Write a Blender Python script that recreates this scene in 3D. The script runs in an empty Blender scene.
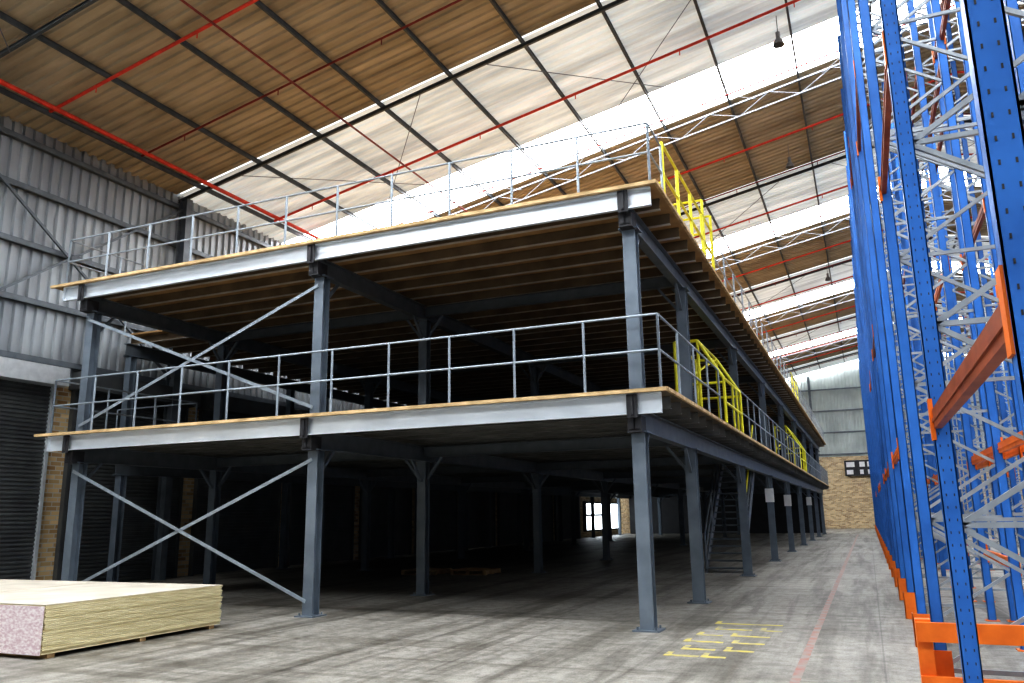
import bpy, math, random
from mathutils import Vector, Matrix
random.seed(3)
sc=bpy.context.scene
try:
    sc.view_settings.view_transform='Standard'
    sc.view_settings.look='High Contrast'
    sc.view_settings.exposure=0.42
except Exception as e: print(e)

# ---------------- camera ----------------
F_PX=807.0; PITCH=math.radians(12.15); YAW=math.radians(23.2); ROLL=0.015
H=1.6
fw=Vector((-math.sin(YAW)*math.cos(PITCH), math.cos(YAW)*math.cos(PITCH), math.sin(PITCH)))
r0=Vector((math.cos(YAW), math.sin(YAW),0)); u0=r0.cross(fw)
r=r0*math.cos(ROLL)-u0*math.sin(ROLL); u=u0*math.cos(ROLL)+r0*math.sin(ROLL)
cam=bpy.data.cameras.new('camera'); co=bpy.data.objects.new('camera',cam); sc.collection.objects.link(co)
cam.sensor_width=36; cam.lens=F_PX/1024*36; cam.clip_end=300; cam.clip_start=0.05
R=Matrix((r,u,-fw)).transposed().to_4x4(); R.translation=Vector((0,0,H)); co.matrix_world=R
sc.camera=co

# ---------------- materials ----------------
def mat(name,c1,c2=None,scale=3,rough=.6,metal=0,emis=0,emc=None,bump=0,detail=6,stretch=(1,1,1),fac=(.35,.65)):
    m=bpy.data.materials.new(name); m.use_nodes=True; nt=m.node_tree; N=nt.nodes; L=nt.links
    b=N['Principled BSDF']; b.inputs['Roughness'].default_value=rough; b.inputs['Metallic'].default_value=metal
    c2=c2 or tuple(x*.7 for x in c1)
    tc=N.new('ShaderNodeTexCoord'); mp=N.new('ShaderNodeMapping'); mp.inputs['Scale'].default_value=stretch
    L.new(tc.outputs['Object'],mp.inputs[0])
    n=N.new('ShaderNodeTexNoise'); n.inputs['Scale'].default_value=scale; n.inputs['Detail'].default_value=detail
    L.new(mp.outputs[0],n.inputs[0])
    cr=N.new('ShaderNodeValToRGB'); cr.color_ramp.elements[0].color=(*c2,1); cr.color_ramp.elements[1].color=(*c1,1)
    cr.color_ramp.elements[0].position=fac[0]; cr.color_ramp.elements[1].position=fac[1]
    L.new(n.outputs[0],cr.inputs[0]); L.new(cr.outputs[0],b.inputs['Base Color'])
    if emis:
        b.inputs['Emission Strength'].default_value=emis
        if emc: b.inputs['Emission Color'].default_value=(*emc,1)
        else: L.new(cr.outputs[0],b.inputs['Emission Color'])
    if bump:
        bp=N.new('ShaderNodeBump'); bp.inputs['Strength'].default_value=bump; L.new(n.outputs[0],bp.inputs['Height']); L.new(bp.outputs[0],b.inputs['Normal'])
    return m
def brickmat():
    m=bpy.data.materials.new('brick'); m.use_nodes=True; nt=m.node_tree; N=nt.nodes; L=nt.links
    b=N['Principled BSDF']; b.inputs['Roughness'].default_value=.85
    tc=N.new('ShaderNodeTexCoord'); s=N.new('ShaderNodeSeparateXYZ'); L.new(tc.outputs['Object'],s.inputs[0])
    a=N.new('ShaderNodeMath'); L.new(s.outputs[0],a.inputs[0]); L.new(s.outputs[1],a.inputs[1])
    c=N.new('ShaderNodeCombineXYZ'); L.new(a.outputs[0],c.inputs[0]); L.new(s.outputs[2],c.inputs[1])
    t=N.new('ShaderNodeTexBrick'); L.new(c.outputs[0],t.inputs[0]); t.inputs['Scale'].default_value=1
    t.inputs['Brick Width'].default_value=.3; t.inputs['Row Height'].default_value=.11; t.inputs['Mortar Size'].default_value=.012
    t.inputs['Color1'].default_value=(.80,.63,.36,1); t.inputs['Color2'].default_value=(.40,.25,.12,1); t.inputs['Mortar'].default_value=(.6,.57,.5,1)
    L.new(t.outputs[0],b.inputs['Base Color']); return m
def floormat():
    m=bpy.data.materials.new('concrete_floor'); m.use_nodes=True; nt=m.node_tree; N=nt.nodes; L=nt.links
    b=N['Principled BSDF']; b.inputs['Roughness'].default_value=.55
    tc=N.new('ShaderNodeTexCoord')
    def noise(s,d,st=(1,1,1),ro=.65,rot=0,dist=0):
        mp=N.new('ShaderNodeMapping'); mp.inputs['Scale'].default_value=st; mp.inputs['Rotation'].default_value=(0,0,rot); L.new(tc.outputs['Object'],mp.inputs[0])
        n=N.new('ShaderNodeTexNoise'); n.inputs['Scale'].default_value=s; n.inputs['Detail'].default_value=d; n.inputs['Roughness'].default_value=ro; n.inputs['Distortion'].default_value=dist; L.new(mp.outputs[0],n.inputs[0]); return n
    def ramp(n,a,ca,b_,cb):
        c=N.new('ShaderNodeValToRGB'); c.color_ramp.elements[0].position=a; c.color_ramp.elements[1].position=b_
        c.color_ramp.elements[0].color=(*ca,1); c.color_ramp.elements[1].color=(*cb,1); L.new(n.outputs[0],c.inputs[0]); return c
    def mul(a,b2,f=1):
        x=N.new('ShaderNodeMixRGB'); x.blend_type='MULTIPLY'; x.inputs[0].default_value=f; L.new(a.outputs[0],x.inputs[1]); L.new(b2.outputs[0],x.inputs[2]); return x
    base=ramp(noise(.35,8),.3,(.27,.255,.225),.7,(.47,.45,.41))
    x=mul(base,ramp(noise(5,9,ro=.75),.38,(.62,.62,.6),.58,(1,1,1)))
    x=mul(x,ramp(noise(45,4,ro=.8),.35,(.6,.6,.6),.5,(1,1,1)))
    x=mul(x,ramp(noise(1.6,6,(1,.07,1)),.40,(.62,.61,.59),.52,(1,1,1)))
    x=mul(x,ramp(noise(2.2,5,(1,.06,1),rot=.5,dist=.6),.38,(.66,.65,.64),.47,(1,1,1)))
    x=mul(x,ramp(noise(2.0,5,(.06,1,1),rot=.25,dist=.6),.37,(.70,.69,.67),.46,(1,1,1)))
    br=N.new('ShaderNodeTexBrick'); br.offset=0; L.new(tc.outputs['Object'],br.inputs[0]); br.inputs['Scale'].default_value=1
    br.inputs['Brick Width'].default_value=6; br.inputs['Row Height'].default_value=6; br.inputs['Mortar Size'].default_value=.01
    br.inputs['Color1'].default_value=br.inputs['Color2'].default_value=(1,1,1,1); br.inputs['Mortar'].default_value=(.7,.7,.7,1)
    x=mul(x,br)
    L.new(x.outputs[0],b.inputs['Base Color']); return m
G=mat('galv_steel',(.68,.71,.74),(.58,.61,.64),6,.4,.3)
GB=mat('rack_bracing_galv',(.44,.47,.50),(.34,.37,.40),6,.4,.35)
GD=mat('grey_steel_paint',(.17,.19,.21),(.13,.15,.17),4,.45,.2)
PUR=mat('purlin_steel',(.10,.11,.12),(.07,.08,.085),4,.5,.1)
TRS=mat('truss_steel',(.17,.18,.20),(.12,.13,.15),4,.5,.1)
COLM=mat('column_steel',(.20,.235,.275),(.155,.185,.22),3,.42,.25)
FAS=mat('fascia_galv',(.74,.78,.82),(.62,.66,.70),5,.35,.3,stretch=(.25,1,1))
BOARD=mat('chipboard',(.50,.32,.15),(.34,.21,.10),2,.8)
BOARDL=mat('chipboard_shaded',(.22,.18,.13),(.15,.12,.09),2,.8)  # same chipboard, darkened to paint in the shade under the lower deck
BOARDE=mat('board_edge',(.72,.53,.30),(.42,.30,.16),7,.8,stretch=(.5,1,1))
JO=mat('joist_flange_lit',(.62,.58,.52),(.46,.42,.37),2,.45,.2)  # light catching the bottom flanges is put into this colour
JOW=mat('joist_web_shaded',(.20,.15,.095),(.13,.095,.06),2,.7)  # steel joist web, its shadow painted as dark brown
JOL=mat('joist_lower_shaded',(.24,.24,.23),(.17,.17,.16),2,.5,.2)  # darker joist steel, lower-deck shade put into the colour
DARK=mat('dark_steel',(.05,.05,.055),(.03,.03,.035),5,.6)
BLK=mat('dark_shade_panel',(.04,.04,.042),(.03,.03,.032),2,.8)  # near-black, for the added panel that stands in for deep shade
RAIL=mat('rail_galv',(.36,.41,.46),(.28,.32,.36),8,.4,.3)
YEL=mat('yellow_paint',(.90,.84,.06),(.78,.72,.04),6,.45)
BLUE=mat('rack_blue',(.05,.20,.58),(.035,.15,.46),3,.4)
ORG=mat('rack_orange',(.85,.22,.03),(.7,.16,.02),5,.45)
RUST=mat('rack_orange_dark',(.36,.10,.045),(.24,.06,.03),5,.5)
RED=mat('red_pipe',(.65,.06,.03),(.45,.04,.02),5,.45)
DRED=mat('dark_red_pipe',(.25,.04,.03),(.15,.02,.02),5,.5)
CLAD=mat('wall_cladding',(.42,.45,.47),(.28,.30,.32),1.2,.45,.3,stretch=(1,1,.2))
CLADB=mat('rear_cladding',(.55,.6,.58),(.42,.46,.45),.6,.6)
SHUT=mat('shutter_steel',(.15,.16,.16),(.11,.115,.12),2,.5,.3)
BROWN=mat('roof_insulation',(.50,.425,.31),(.34,.285,.20),1.0,.75,stretch=(.4,2,1))
SHEET=mat('translucent_sheet',(.80,.84,.84),(.50,.53,.54),.7,.6,emis=.25,stretch=(.3,3,1))
SKY=mat('skylight_sheet',(.95,.97,1),(.85,.88,.9),1,.5,emis=8.5,emc=(.94,.97,1))
BRICK=brickmat(); FLOOR=floormat()
PLY=mat('board_stack_side',(.80,.72,.48),(.62,.53,.31),3,.8,stretch=(1,1,14))
PLYT=mat('board_top',(.62,.57,.49),(.50,.46,.39),2,.7)
PLYE=mat('board_wrap_end',(.84,.78,.78),(.62,.46,.50),22,.7,stretch=(1,1,2))
WOOD=mat('pallet_wood',(.45,.32,.18),(.3,.2,.1),5,.8)
LAMP=mat('lamp_housing',(.25,.25,.25),(.15,.15,.15),5,.4)
WHITE=mat('white_sign',(.85,.85,.85),(.75,.75,.75),5,.5)
GLOW=mat('window_daylight',(.9,.95,1),(.85,.9,.95),2,.4,emis=4,emc=(.85,.93,1))
YPAINT=mat('floor_paint_yellow',(.62,.53,.14),(.38,.35,.24),7,.6,fac=(.38,.56))
RPAINT=mat('floor_paint_red',(.38,.17,.14),(.32,.28,.25),5,.6,fac=(.42,.66))

# ---------------- mesh builder ----------------
class M:
    def __init__(s): s.v=[]; s.f=[]; s.m=[]
    def box(s,a,b,mi=0):
        x0,y0,z0=a;x1,y1,z1=b;o=len(s.v)
        s.v+= [(x0,y0,z0),(x1,y0,z0),(x1,y1,z0),(x0,y1,z0),(x0,y0,z1),(x1,y0,z1),(x1,y1,z1),(x0,y1,z1)]
        for q in ((0,3,2,1),(4,5,6,7),(0,1,5,4),(1,2,6,5),(2,3,7,6),(3,0,4,7)): s.f.append(tuple(o+i for i in q)); s.m.append(mi)
    def beam(s,p0,p1,w,h,up=(0,0,1),off=(0,0),mi=0):
        p0=Vector(p0);p1=Vector(p1);d=(p1-p0).normalized();U=Vector(up)
        S=d.cross(U)
        if S.length<1e-4: S=d.cross(Vector((0,1,0)))
        S.normalize();U=S.cross(d).normalized();o=len(s.v)
        for p in (p0,p1):
            for a,b in ((-.5,-.5),(.5,-.5),(.5,.5),(-.5,.5)):
                s.v.append(tuple(p+S*(a*w+off[0])+U*(b*h+off[1])))
        for q in ((0,1,2,3),(7,6,5,4),(0,4,5,1),(1,5,6,2),(2,6,7,3),(3,7,4,0)): s.f.append(tuple(o+i for i in q)); s.m.append(mi)
    def isec(s,p0,p1,w,h,t=.012,up=(0,0,1),mi=0):
        s.beam(p0,p1,w,t,up,(0,h/2-t/2),mi); s.beam(p0,p1,w,t,up,(0,-h/2+t/2),mi); s.beam(p0,p1,t,h-2*t,up,(0,0),mi)
    def tube(s,p0,p1,rad,n=8,mi=0):
        p0=Vector(p0);p1=Vector(p1);d=(p1-p0).normalized()
        S=d.cross(Vector((0,0,1)))
        if S.length<1e-3: S=Vector((1,0,0))
        S.normalize();U=S.cross(d);o=len(s.v)
        for p in (p0,p1):
            for i in range(n):
                a=2*math.pi*i/n; s.v.append(tuple(p+S*math.cos(a)*rad+U*math.sin(a)*rad))
        for i in range(n):
            j=(i+1)%n; s.f.append((o+i,o+j,o+n+j,o+n+i)); s.m.append(mi)
        s.f.append(tuple(o+i for i in range(n))[::-1]); s.m.append(mi); s.f.append(tuple(o+n+i for i in range(n))); s.m.append(mi)
    def path(s,pts,rad,mi=0):
        for a,b in zip(pts,pts[1:]): s.tube(a,b,rad,8,mi)
    def corr(s,start,A,L,topfn,N,pitch=.25,amp=.035,mi=0):
        A=Vector(A);N=Vector(N);start=Vector(start);t=0;prof=[(0,0),(.35,0),(.45,1),(.9,1)]
        o=len(s.v);c=0;done=False
        while not done:
            for fx,a in prof:
                tt=t+fx*pitch
                if tt>=L: tt=L;done=True
                p=start+A*tt; q=Vector(topfn(p)); s.v+= [tuple(p+N*a*amp),tuple(q+N*a*amp)]; c+=1
                if done: break
            t+=pitch
        for i in range(c-1): s.f.append((o+2*i,o+2*i+2,o+2*i+3,o+2*i+1)); s.m.append(mi)
    def obj(s,name,mats,parent=None):
        me=bpy.data.meshes.new(name); me.from_pydata(s.v,[],s.f); 
        if not isinstance(mats,(list,tuple)): mats=[mats]
        for m in mats: me.materials.append(m)
        me.polygons.foreach_set('material_index',s.m); me.update()
        ob=bpy.data.objects.new(name,me); sc.collection.objects.link(ob)
        if parent: ob.parent=parent
        return ob
def empty(name):
    e=bpy.data.objects.new(name,None); sc.collection.objects.link(e); return e

XL=-18.5; XR=26.5; XRIDGE=4.0; Y0=-11.6; YE=80.0; SL=.2
def rz(x): return 15+SL*x if x<=XRIDGE else 15+SL*XRIDGE-SL*(x-XRIDGE)

# ---------------- floor ----------------
m=M(); m.box((XL-.3,Y0-.3,-.2),(XR+.3,YE+.3,0)); m.obj('floor',FLOOR)
m=M(); m.box((-.85,-2,.0005),(-.76,60,.003)); m.obj('floor_line_red',RPAINT)
m=M()
rows=[(9.7,[(0,.4),(.42,.7)]),(10.2,[(.1,.5),(.6,.95)]),(10.8,[(0,.5),(.6,1.0)]),(11.4,[(.05,.4),(.5,1.0)]),(12.0,[(.2,.7),(.8,1.1)]),(12.6,[(.1,1.05)])]
for yy,segs in rows:
    for a,b in segs:
        x=-2.33
        m.box((x+a,yy,.0005),(x+b,yy+.1,.003)); m.box((x+a,yy+.101,.0005),(x+a+.07,yy+.3,.003))
m.obj('floor_marking_yellow',YPAINT)

# ---------------- roof ----------------
bands=[(Y0,-9,'b'),(-9,-3,'w'),(-3,-.5,'s'),(-.5,3,'b'),(3,6.2,'w'),(6.2,8.4,'s'),(8.4,17.3,'b')]
y=17.3
while y<YE:
    bands+=[(y,y+4.9,'w'),(y+4.9,y+7.15,'s'),(y+7.15,min(y+14.3,YE),'b')]; y+=14.3
bands=[(a,min(b,YE),k) for a,b,k in bands if a<YE]
objs={'w':M(),'s':M(),'b':M()}
for a,b,k in bands:
    mm=objs[k]
    mm.corr((XL,a,rz(XL)),(0,1,0),b-a,lambda p:(XRIDGE,p.y,rz(XRIDGE)),(0,0,1),.3,.05)
    mm.corr((XRIDGE,a,rz(XRIDGE)),(0,1,0),b-a,lambda p:(XR,p.y,rz(XR)),(0,0,1),.3,.05)
objs['b'].obj('ceiling',BROWN); objs['w'].obj('skylight_1',SHEET); objs['s'].obj('skylight_2',SKY)
m=M(); x=XL+1.0
while x<XR:
    m.isec((x,Y0,rz(x)-.1),(x,YE,rz(x)-.1),.055,.13,.012); x+=2.1
m.obj('roof_purlins',PUR)
frames=[-4.15,3,10.15]+[17.3+7.15*i for i in range(9)]
m=M(); mr=M(); dpt=.45
for k,fy in enumerate(frames):
    for xa,xb in ((XL+.1,XRIDGE),(XRIDGE,XR-.1)):
        za,zb=rz(xa)-.22,rz(xb)-.22
        if k%2==0 and fy>12:
            m.beam((xa,fy,za),(xb,fy,zb),.05,.05); m.beam((xa,fy,za-dpt),(xb,fy,zb-dpt),.045,.045)
            n=int(abs(xb-xa)/.9)
            for i in range(n):
                t0=i/n;t1=(i+1)/n
                A=(xa+(xb-xa)*t0,fy,za+(zb-za)*t0-(dpt if i%2 else 0)); B=(xa+(xb-xa)*t1,fy,za+(zb-za)*t1-(0 if i%2 else dpt)); m.beam(A,B,.02,.02)
        elif fy>12 or k%2==0: mr.isec((xa,fy,za),(xb,fy,zb),.07,.1,.012)
m.obj('roof_truss',TRS); mr.obj('roof_rafters',PUR)
m=M()
for i in range(len(frames)-1):
    if i%2==0: continue
    a,b=frames[i],frames[i+1]
    for xa in (-16,-8,0):
        m.tube((xa,a,rz(xa)-.3),(xa+6,b,rz(xa+6)-.3),.012,5); m.tube((xa+6,a,rz(xa+6)-.3),(xa,b,rz(xa)-.3),.012,5)
m.obj('roof_bracing',TRS)
# sprinkler pipes
m=M(); 
for i,yy in enumerate([8.2,11.9,14.6,20,23.3,27.5,30.6,34.2,36.8,41.7,45,48.5,51,56,59.4,63,66,70,74]):
    mi=0 if i%2 else 1; rr=.04 if not mi else .028
    m.tube((-17,yy,rz(-17)-.42),(XRIDGE,yy,rz(XRIDGE)-.42),rr,8,mi); m.tube((XRIDGE,yy,rz(XRIDGE)-.42),(XR-1,yy,rz(XR-1)-.42),rr,8,mi)
    x=-15.5
    while x<XR-2: m.tube((x,yy,rz(x)-.42),(x,yy,rz(x)-.58),.015,5,mi); x+=3
m.tube((-16.8,Y0+.5,11.2),(-16.8,YE-1,11.2),.06,8,0)
m.tube((-12.0,Y0+.5,rz(-12)-.5),(-12.0,YE-1,rz(-12)-.5),.028,8,1)
m.obj('sprinkler_pipes',[RED,DRED])
for (x,yy) in ((-1.0,20.8),(-1.4,29.0),(-.8,45.7)):
    e=empty('high_bay_lamp'); z=rz(x)-.9
    m=M(); m.tube((x,yy,z+.3),(x,yy,rz(x)-.1),.012,6); m.tube((x,yy,z+.1),(x,yy,z+.3),.06,12); 
    n=16;o=len(m.v)
    prof=[(.06,.12),(.12,.04),(.16,-.08),(.14,-.08),(.11,.03)]
    for rad,dz in prof:
        for i in range(n): a=2*math.pi*i/n; m.v.append((x+rad*math.cos(a),yy+rad*math.sin(a),z+dz))
    for k in range(len(prof)-1):
        for i in range(n): j=(i+1)%n; m.f.append((o+k*n+i,o+k*n+j,o+(k+1)*n+j,o+(k+1)*n+i)); m.m.append(0)
    m.obj('lamp_shade',LAMP,e)

# ---------------- left wall ----------------
e=empty('wall_left')
m=M(); m.corr((XL,Y0,5.0),(0,1,0),YE-Y0,lambda p:(p.x,p.y,rz(XL)+.1),(1,0,0),.28,.06); m.obj('cladding',CLAD,e)
m=M(); m.box((XL-.25,Y0,0),(XL-.02,YE,5.05)); m.obj('brickwork',BRICK,e)
m=M()
for z in (5.5,6.9,8.3,9.7,10.9):
    m.isec((XL+.14,Y0,z),(XL+.14,YE,z),.14,.12,.012,(1,0,0))
for yy in [3+7.15*i for i in range(11)]:
    m.isec((XL+.4,yy,0),(XL+.4,yy,rz(XL)-.2),.22,.3,.02,(1,0,0))
for yy in (3,10.15,38.75):
    m.beam((XL+.3,yy,5.6),(XL+.3,yy+7.15,10.8),.06,.06); m.beam((XL+.3,yy,10.8),(XL+.3,yy+7.15,5.6),.06,.06)
m.obj('girts_and_columns',GD,e)
piers=[5.3+4.4*i for i in range(12)]
for i,py in enumerate(piers[:-1]):
    a,b=py+.34,py+4.06
    d=empty('door_%d'%(i+1))
    m=M(); m.corr((XL+.06,a,0.02),(0,0,1),4.95,lambda p,b=b:(p.x,b,p.z),(1,0,0),.1,.03); m.obj('shutter_curtain',SHUT,d)
    m=M(); m.box((XL,a-.06,0),(XL+.14,a+.02,5)); m.box((XL,b-.02,0),(XL+.14,b+.06,5)); m.box((XL,a-.15,4.9),(XL+.5,b+.15,5.35)); m.obj('guides_and_hood',G if i<2 else SHUT,d)
wd=empty('window_1')
m=M(); m.box((XL+.1,55.6,.5),(XL+.15,64.2,2.4)); m.obj('window_glass',GLOW,wd)
m=M()
for yy in (55.5,60.0,64.3): m.box((XL,yy-.12,.4),(XL+.2,yy+.12,2.5))
for z in (.45,2.4): m.box((XL,55.5,z-.06),(XL+.2,64.3,z+.06))
m.box((XL,55.5,1.45),(XL+.2,60,1.6)); m.obj('window_frame',DARK,wd)

# ---------------- rear, front + right walls ----------------
e=empty('wall_back')
m=M(); m.corr((XL,YE-.02,6.4),(1,0,0),XR-XL,lambda p:(p.x,p.y,rz(p.x)),(0,-1,0),.3,.045); m.obj('cladding',CLADB,e)
m=M(); m.box((XL,YE,0),(XR,YE+.25,6.5)); m.obj('brickwork',BRICK,e)
m=M()
for x in (-14,-9,-4,1,6,11,16,21): m.isec((x,YE-.25,0),(x,YE-.25,rz(x)-.3),.2,.3,.02,(0,1,0))
for z in (6.6,8.6,10.6,12.6): m.beam((XL,YE-.12,z),(XR,YE-.12,z),.1,.12)
m.obj('steelwork',GD,e)
sg=empty('exit_sign'); m=M(); m.box((-1.6,YE-.3,4.6),(1.0,YE-.26,6.0)); m.obj('sign_panel',DARK,sg)
m=M(); 
for a,b in ((-1.45,-.75),(-.35,.1),(.3,.85)):
    m.box((a,YE-.32,5.4),(b,YE-.3,5.85)); m.box((a,YE-.32,4.75),(b-.15,YE-.3,5.15))
m.obj('sign_letters',WHITE,sg)
m=M(); m.corr((XR,Y0,0),(0,1,0),YE-Y0,lambda p:(p.x,p.y,rz(XR)+.1),(-1,0,0),.25,.045); m.obj('wall_right',CLAD)
m=M(); m.corr((XL,Y0,0),(1,0,0),XR-XL,lambda p:(p.x,p.y,rz(p.x)),(0,1,0),.3,.045); m.obj('wall_front',CLAD)

# ---------------- mezzanine ----------------
mz=empty('mezzanine_platform')
D1,D2=3.34,6.46
CX=[-2.97,-8.72,-14.5]; CY=[11.63,15.4,22.0,28.6,35.2,41.8,48.4,55,61.6]
X0m,X1m=-15.05,-2.55; YF,YB=11.33,65.0; YW=15.2; XW=-17.75
for D in (D1,D2):
    n='lower' if D==D1 else 'upper'
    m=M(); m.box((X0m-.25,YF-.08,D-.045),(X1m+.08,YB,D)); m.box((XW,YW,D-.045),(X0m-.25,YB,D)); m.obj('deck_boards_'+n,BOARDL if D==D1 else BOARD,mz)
    m=M(); m.box((X0m-.3,YF-.14,D-.05),(X1m+.12,YF-.085,D+.004)); m.box((X1m+.085,YF-.084,D-.05),(X1m+.13,YB,D+.004)); m.obj('deck_edge_'+n,BOARDE,mz)
    m=M(); zc=D-.05-.15
    m.box((X0m,YF,zc-.15),(X1m,YF+.015,zc+.15)); m.box((X0m,YF-.06,zc+.135),(X1m,YF,zc+.15)); m.box((X0m,YF-.06,zc-.15),(X1m,YF,zc-.135))
    m.box((X0m,YF-.06,zc-.15),(X0m+.012,YF,zc+.15)); m.obj('fascia_'+n,FAS,mz)
    m=M(); yy=YF+.5
    while yy<YB:
        z=D-.05-.09; xl=X0m if yy<YW else XW
        m.box((xl,yy-.003,z-.084),(X1m+.02,yy+.003,z+.09),1); m.box((xl,yy-.02,z-.095),(X1m+.02,yy+.06,z-.085),0); m.box((xl,yy,z+.084),(X1m+.02,yy+.065,z+.09),1)
        yy+=.72
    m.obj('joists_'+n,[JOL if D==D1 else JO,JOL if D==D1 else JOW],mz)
    m=M()
    for x in CX:
        m.isec((x,YF+.02,D-.25-.16),(x,YB,D-.25-.16),.16,.32,.016)
    m.isec((XW+.1,YW,D-.41),(XW+.1,YB,D-.41),.16,.32,.016)
    for yy in CY[1:]:
        m.isec((CX[2],yy,D-.26-.12),(CX[0],yy,D-.26-.12),.12,.22,.014)
    m.obj('main_beams_'+n,GD,mz)
    m=M(); mb=M()
    zb=0 if D==D1 else D1
    for x in CX+[XW+.1]:
        for yy in CY:
            if x<-17 and yy<YW: continue
            m.isec((x,yy,zb),(x,yy,D-.57),.2,.2,.018,(0,1,0))
            m.box((x-.19,yy-.19,zb),(x+.19,yy+.19,zb+.02)); m.box((x-.15,yy-.15,D-.59),(x+.15,yy+.15,D-.57))
            if x<-17: continue
            for sx,sy in ((-.13,-.13),(.13,.13),(-.13,.13),(.13,-.13)): m.tube((x+sx,yy+sy,zb+.02),(x+sx,yy+sy,zb+.06),.015,6)
            m.beam((x,yy+.1,D-1.0),(x,yy+.5,D-.56),.05,.05)
            if yy>12:
                m.beam((x,yy-.1,D-1.0),(x,yy-.5,D-.56),.05,.05)
                if x!=CX[0]: m.beam((x+.1,yy,D-.95),(x+.45,yy,D-.5),.05,.05)
                if x!=CX[2]: m.beam((x-.1,yy,D-.95),(x-.45,yy,D-.5),.05,.05)
        if x>-17:
            mb.box((x-.08,YF-.075,D-.4),(x+.08,YF-.062,D-.06)); mb.box((x-.02,YF-.1,D-.36),(x+.02,YF-.07,D-.1)); 
            mb.box((x-.1,YF+.02,D-.6),(x+.1,YF+.3,D-.36))
    m.obj('columns_'+n,COLM,mz); mb.obj('beam_brackets_'+n,DARK,mz)
m=M(); m.box((XW,YB,0),(-3.2,YB+.12,D1-.05)); m.box((XW,YB,D1),(-3.2,YB+.12,D2)); m.obj('rear_shade_panel',BLK,mz)  # added dark panel, hides the lit rear wall to keep the mezzanine dark
m=M()
for zb,zt in ((.25,D1-.75),(D1+.15,D2-.75)):
    y_=CY[0]-.12
    m.beam((CX[2],y_,zb),(CX[1],y_,zt),.012,.06); m.beam((CX[2],y_-.03,zt),(CX[1],y_-.03,zb),.012,.06)
m.obj('cross_bracing',RAIL,mz)
def rail(m,p0,p1,sp=1.18,h=1.1,mi=0,rr=.022,mids=(.52,)):
    p0=Vector(p0);p1=Vector(p1);L=(p1-p0).length;n=max(1,round(L/sp))
    for i in range(n+1):
        p=p0+(p1-p0)*i/n; m.tube(p,p+Vector((0,0,h)),rr,8,mi); m.box((p.x-.05,p.y-.05,p.z),(p.x+.05,p.y+.05,p.z+.012),mi)
    for hh in [h]+[h*k for k in mids]: m.tube(p0+Vector((0,0,hh)),p1+Vector((0,0,hh)),rr*.85,8,mi)
XS=X1m
m=M()
for D,h in ((D1,1.1),(D2,1.0)): rail(m,(X0m,YF,D),(XS,YF,D),h=h); rail(m,(X0m,YF,D),(X0m,YW,D),1.3,h=h); rail(m,(XW,YW,D),(X0m,YW,D),1.3,h=h)
rail(m,(XS,YF,D1),(XS,16.6,D1)); rail(m,(XS,19.8,D1),(XS,38,D1)); rail(m,(XS,42,D1),(XS,YB,D1))
rail(m,(XS,YF,D2),(XS,12.2,D2),h=1.0); rail(m,(XS,17.1,D2),(XS,YB,D2),1.5,h=1.0)
m.obj('handrails',RAIL,mz)
# lower pallet gate: two square side frames with diagonal arms joined by rails
def gate(ya,yb,D,hh,dx=1.4):
    g=empty('pallet_gate'); m=M(); x1=XS; x0=XS-dx
    for yy in (ya,yb):
        m.path([(x1,yy,D),(x1,yy,D+hh*.55),(x1-.02,yy,D+hh*.55)],.035)
        m.path([(x1-dx*.5,yy,D),(x1-dx*.5,yy,D+hh),(x0,yy,D+hh),(x0,yy,D)],.035)
        m.tube((x1,yy,D+hh*.55),(x1-dx*.5,yy,D+hh),.035); m.tube((x1,yy,D+hh*.5),(x0,yy,D+hh*.5),.03)
        m.box((x1-.08,yy-.08,D),(x1+.08,yy+.08,D+.02)); m.box((x0-.08,yy-.08,D),(x0+.08,yy+.08,D+.02))
    m.tube((x0,ya,D+hh),(x0,yb,D+hh),.03); m.tube((x1-dx*.5,ya,D+hh),(x1-dx*.5,yb,D+hh),.03)
    m.tube((x1,ya,D+.55*hh),(x1,yb,D+.55*hh),.03); m.tube((x1,ya,D+.28*hh),(x1,yb,D+.28*hh),.03)
    m.tube((x0,ya,D+.5*hh),(x1-dx*.5,yb,D+hh),.03)
    for k in (.5,.75): yy=ya+(yb-ya)*k; m.tube((x1,yy,D),(x1,yy,D+.55*hh),.025)
    m.obj('gate_frame',YEL,g)
gate(17.3,19.7,D1,1.9,1.0); gate(38.3,41.7,D1,2.0,1.0)
g=empty('yellow_guard_rail'); m=M()
rail(m,(XS,12.3,D2),(XS,17.0,D2),1.2,1.1,0,.032,(.5,)); 
rail(m,(XS-.9,12.3,D2),(XS,12.3,D2),.9,.4,0,.03,(.5,)); rail(m,(XS-.6,16.0,D2),(XS-.6,17.0,D2),.5,1.45,0,.03,(.33,.66)); rail(m,(XS-.6,16.0,D2),(XS,16.0,D2),.6,1.45,0,.03,(.5,)); rail(m,(XS-.6,17.0,D2),(XS,17.0,D2),.6,1.45,0,.03,(.5,))
m.obj('guard_tubes',YEL,g)
g=empty('yellow_guard_rail'); m=M(); rail(m,(XS-.1,38.3,D2),(XS-.1,41.7,D2),.9,1.3,0,.032,(.33,.66)); m.obj('guard_tubes',YEL,g)
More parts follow.
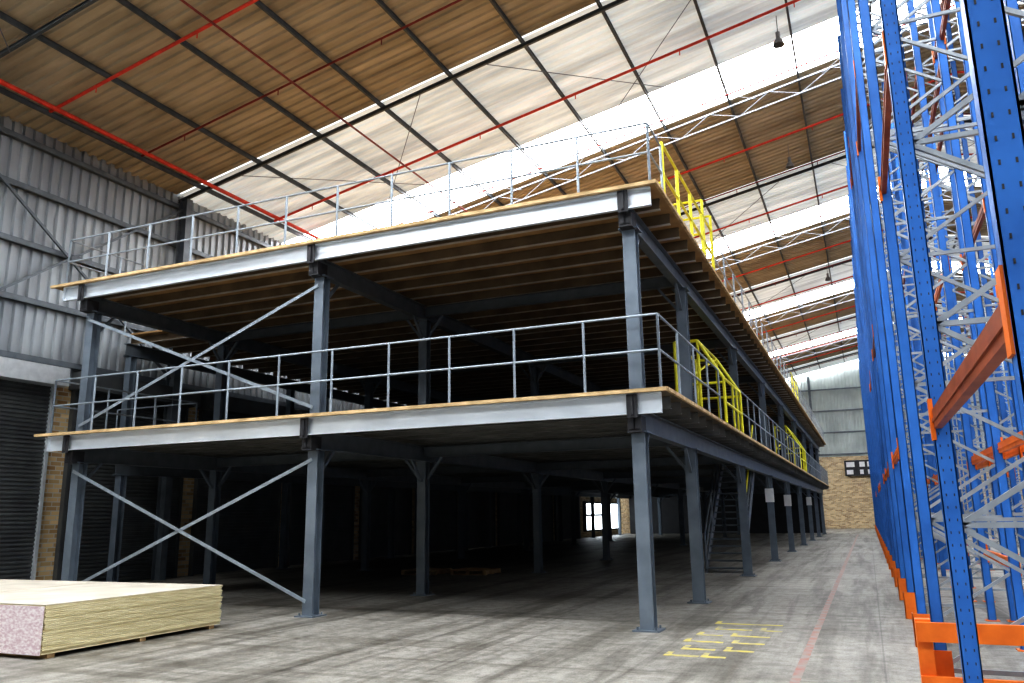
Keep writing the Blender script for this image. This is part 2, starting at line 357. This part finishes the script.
# staircase
st=empty('steel_staircase'); m=M(); n=18; ys,ye_=23.0,27.2; xa,xb=-4.2,-3.2
for x in (xa,xb):
    m.beam((x,ys,0.05),(x,ye_,D1-.05),.03,.28)
    for k in (0,.33,.66,1): yk=ys+(ye_-ys)*k; zk=D1*k; m.tube((x,yk,zk),(x,yk,zk+1),.03,8,0)
    for hh in (.55,1.0): m.tube((x,ys,hh),(x,ye_,D1+hh),.03,8,1 if x==xb and hh==1.0 else 0)
for i in range(n): t=(i+.5)/n; m.box((xa,ys+(ye_-ys)*t-.12,D1*t),(xb,ys+(ye_-ys)*t+.12,D1*t+.04))
m.obj('stair_steelwork',[GD,YEL],st)
for yy,z in ((28.6,1.9),(35.2,1.8),(48.4,1.9)):
    m=M(); m.box((CX[0]-.14,yy-.14,z),(CX[0]+.14,yy-.1,z+.45)); o=m.obj('column_sign',WHITE)

# ---------------- board stacks ----------------
def stack(x0,x1,y0,y1,zt):
    e=empty('board_stack'); m=M()
    for yy in (y0+.1,(y0+y1)/2,y1-.2): m.box((x0+.02,yy,0),(x1-.02,yy+.1,.05))
    m.obj('bearers',WOOD,e)
    n=24; m=M(); t=(zt-.05)/n
    for i in range(n):
        j=lambda: random.uniform(-.015,.015)
        m.box((x0+j(),y0+j()*.6,.05+i*t+.003),(x1+j(),y1+j(),.05+(i+1)*t-.003))
    m.box((x0+.03,y0+.03,.05),(x1-.03,y1-.03,zt-.005))
    m.obj('boards',PLY,e)
    m=M(); m.box((x0-.005,y0-.025,.05),(x1+.005,y0-.017,zt-.01)); m.obj('end_wrap',PLYE,e)
    m=M(); m.box((x0,y0,zt),(x1,y1,zt+.006)); m.obj('top_sheet',PLYT,e)
stack(-11.65,-9.2,7.1,10.05,.62); stack(-14.3,-11.7,7.1,10.05,.62)
def pallet(x,y):
    e=empty('wooden_pallet'); m=M()
    for dx in (0,.5,1.0): m.box((x+dx,y,0.02),(x+dx+.1,y+1,.11))
    for k in range(6): m.box((x,y+k*.18,.11),(x+1.1,y+k*.18+.1,.135))
    for k in (0,.45,.9): m.box((x,y+k,0),(x+1.1,y+k+.1,.02))
    m.obj('slats',WOOD,e)
pallet(-12.3,20.5); pallet(-10.9,20.8)

# ---------------- pallet racking ----------------
FY=[2.62,5.73]+[8.51+2.78*i for i in range(25)]
def rack(x0,x1,beams,slots=False,y0i=0,HR=13.0):
    e=empty('pallet_rack'); up=M(); br=M(); gd=M(); bm=M(); sl=M()
    for k,yy in enumerate(FY[y0i:]):
        for x,sg in ((x0,1),(x1,-1)):
            up.box((x-.05,yy-.045,0),(x+.05,yy-.038,HR)) ; up.box((x-.05,yy-.045,0),(x-.043,yy+.04,HR)); up.box((x+.043,yy-.045,0),(x+.05,yy+.04,HR))
            up.box((x-.05,yy+.034,0),(x-.025,yy+.04,HR)); up.box((x+.025,yy+.034,0),(x+.05,yy+.04,HR))
            gd.box((x-.09,yy-.09,0),(x+.09,yy+.09,.012))
            if slots and k<2:
                z=.1
                while z<7:
                    for s_ in (-.022,.022): sl.box((x+s_-.003,yy-.0465,z),(x+s_+.003,yy-.0445,z+.016))
                    z+=.075
        xa,xb=x0+.05,x1-.05; z=.25; i=0
        br.beam((xa,yy,.2),(xb,yy,.2),.03,.04)
        while z+.6<HR:
            if i%2==0: br.beam((xa,yy,z),(xb,yy,z+.6),.03,.034)
            else: br.beam((xb,yy,z),(xa,yy,z+.6),.03,.034)
            if i%2==1: br.beam((xa,yy,z+.62),(xb,yy,z+.62),.03,.034)
            z+=.63;i+=1
        if slots:
            gd.box((x0-.11,yy-.12,0),(x0+.08,yy-.105,.38)); gd.box((x0-.11,yy-.12,0),(x0-.1,yy+.06,.38))
    for side,i,z,mi in beams:
        x=x0-.02 if side==0 else x1+.02
        a,b=FY[i]+.05,FY[i+1]-.05
        bm.box((x-.022,a,z-.06),(x+.022,b,z+.06),mi); bm.box((x-.03,a,z-.02),(x+.03,b,z+.0),mi)
        sx=-.055 if side==0 else .055
        for yk in (a-.08,b-.0):
            bm.box((x+sx*.5-.012,yk,z-.13),(x+sx*.5+.012,yk+.08,z+.13),1)
    up.obj('uprights',BLUE,e); br.obj('frame_bracing',GB,e); gd.obj('base_plates_and_guards',ORG,e)
    if bm.v: bm.obj('beams',[RUST,ORG],e)
    if sl.v: sl.obj('upright_slots',DARK,e)
    return e
b1=[(0,0,2.15,0),(0,1,4.75,0),(1,1,4.75,0),(0,3,7.6,0),(1,3,7.6,0),(0,2,10.2,0),(1,5,10.2,0),(0,6,10.2,0)]+[(0,i,2.35,1) for i in (3,5,6,9,10,14)]+[(1,i,2.3,1) for i in (1,2,3,6,7)]+[(1,3,.95,1),(1,5,.9,1),(1,4,5.4,1),(0,8,5.4,1),(1,2,7.8,0),(1,9,5.4,1),(1,2,3.6,0),(1,7,7.8,0),(0,5,5.0,0)]
rack(.47,1.5,b1,True)
b2=[(0,i,2.3,1) for i in (1,2,3,4,7)]+[(1,i,2.3,1) for i in (3,4,6)]+[(0,3,5.4,0),(0,4,7.8,0),(1,6,5.4,1),(0,2,4.2,0),(0,5,10.2,0),(1,3,1.0,1),(0,1,3.3,0),(1,3,3.6,1),(1,4,5.0,0),(0,3,9.0,0)]
rack(1.78,2.8,b2)
rack(5.9,6.9,[(0,i,2.3,1) for i in range(2,9)]+[(0,i,4.6,1) for i in range(2,7)],y0i=1,HR=12.5); rack(7.2,8.2,[(0,i,2.3,1) for i in range(2,9)],y0i=1,HR=12.5)
g=empty('rack_end_barrier'); m=M()
m.box((.28,8.2,0),(.40,8.32,.66)); m.box((.2,8.12,0),(.48,8.4,.02)); m.box((1.6,8.2,0),(1.72,8.32,.66)); m.box((1.52,8.12,0),(1.8,8.4,.02))
m.box((.28,8.15,.48),(1.75,8.2,.64)); m.box((.28,8.15,.12),(1.75,8.2,.2)); m.obj('barrier_frame',ORG,g)

# ---------------- world ----------------
w=bpy.data.worlds.new('world'); sc.world=w; w.use_nodes=True
bg=w.node_tree.nodes['Background']; bg.inputs[0].default_value=(.92,.96,1,1); bg.inputs[1].default_value=1.0
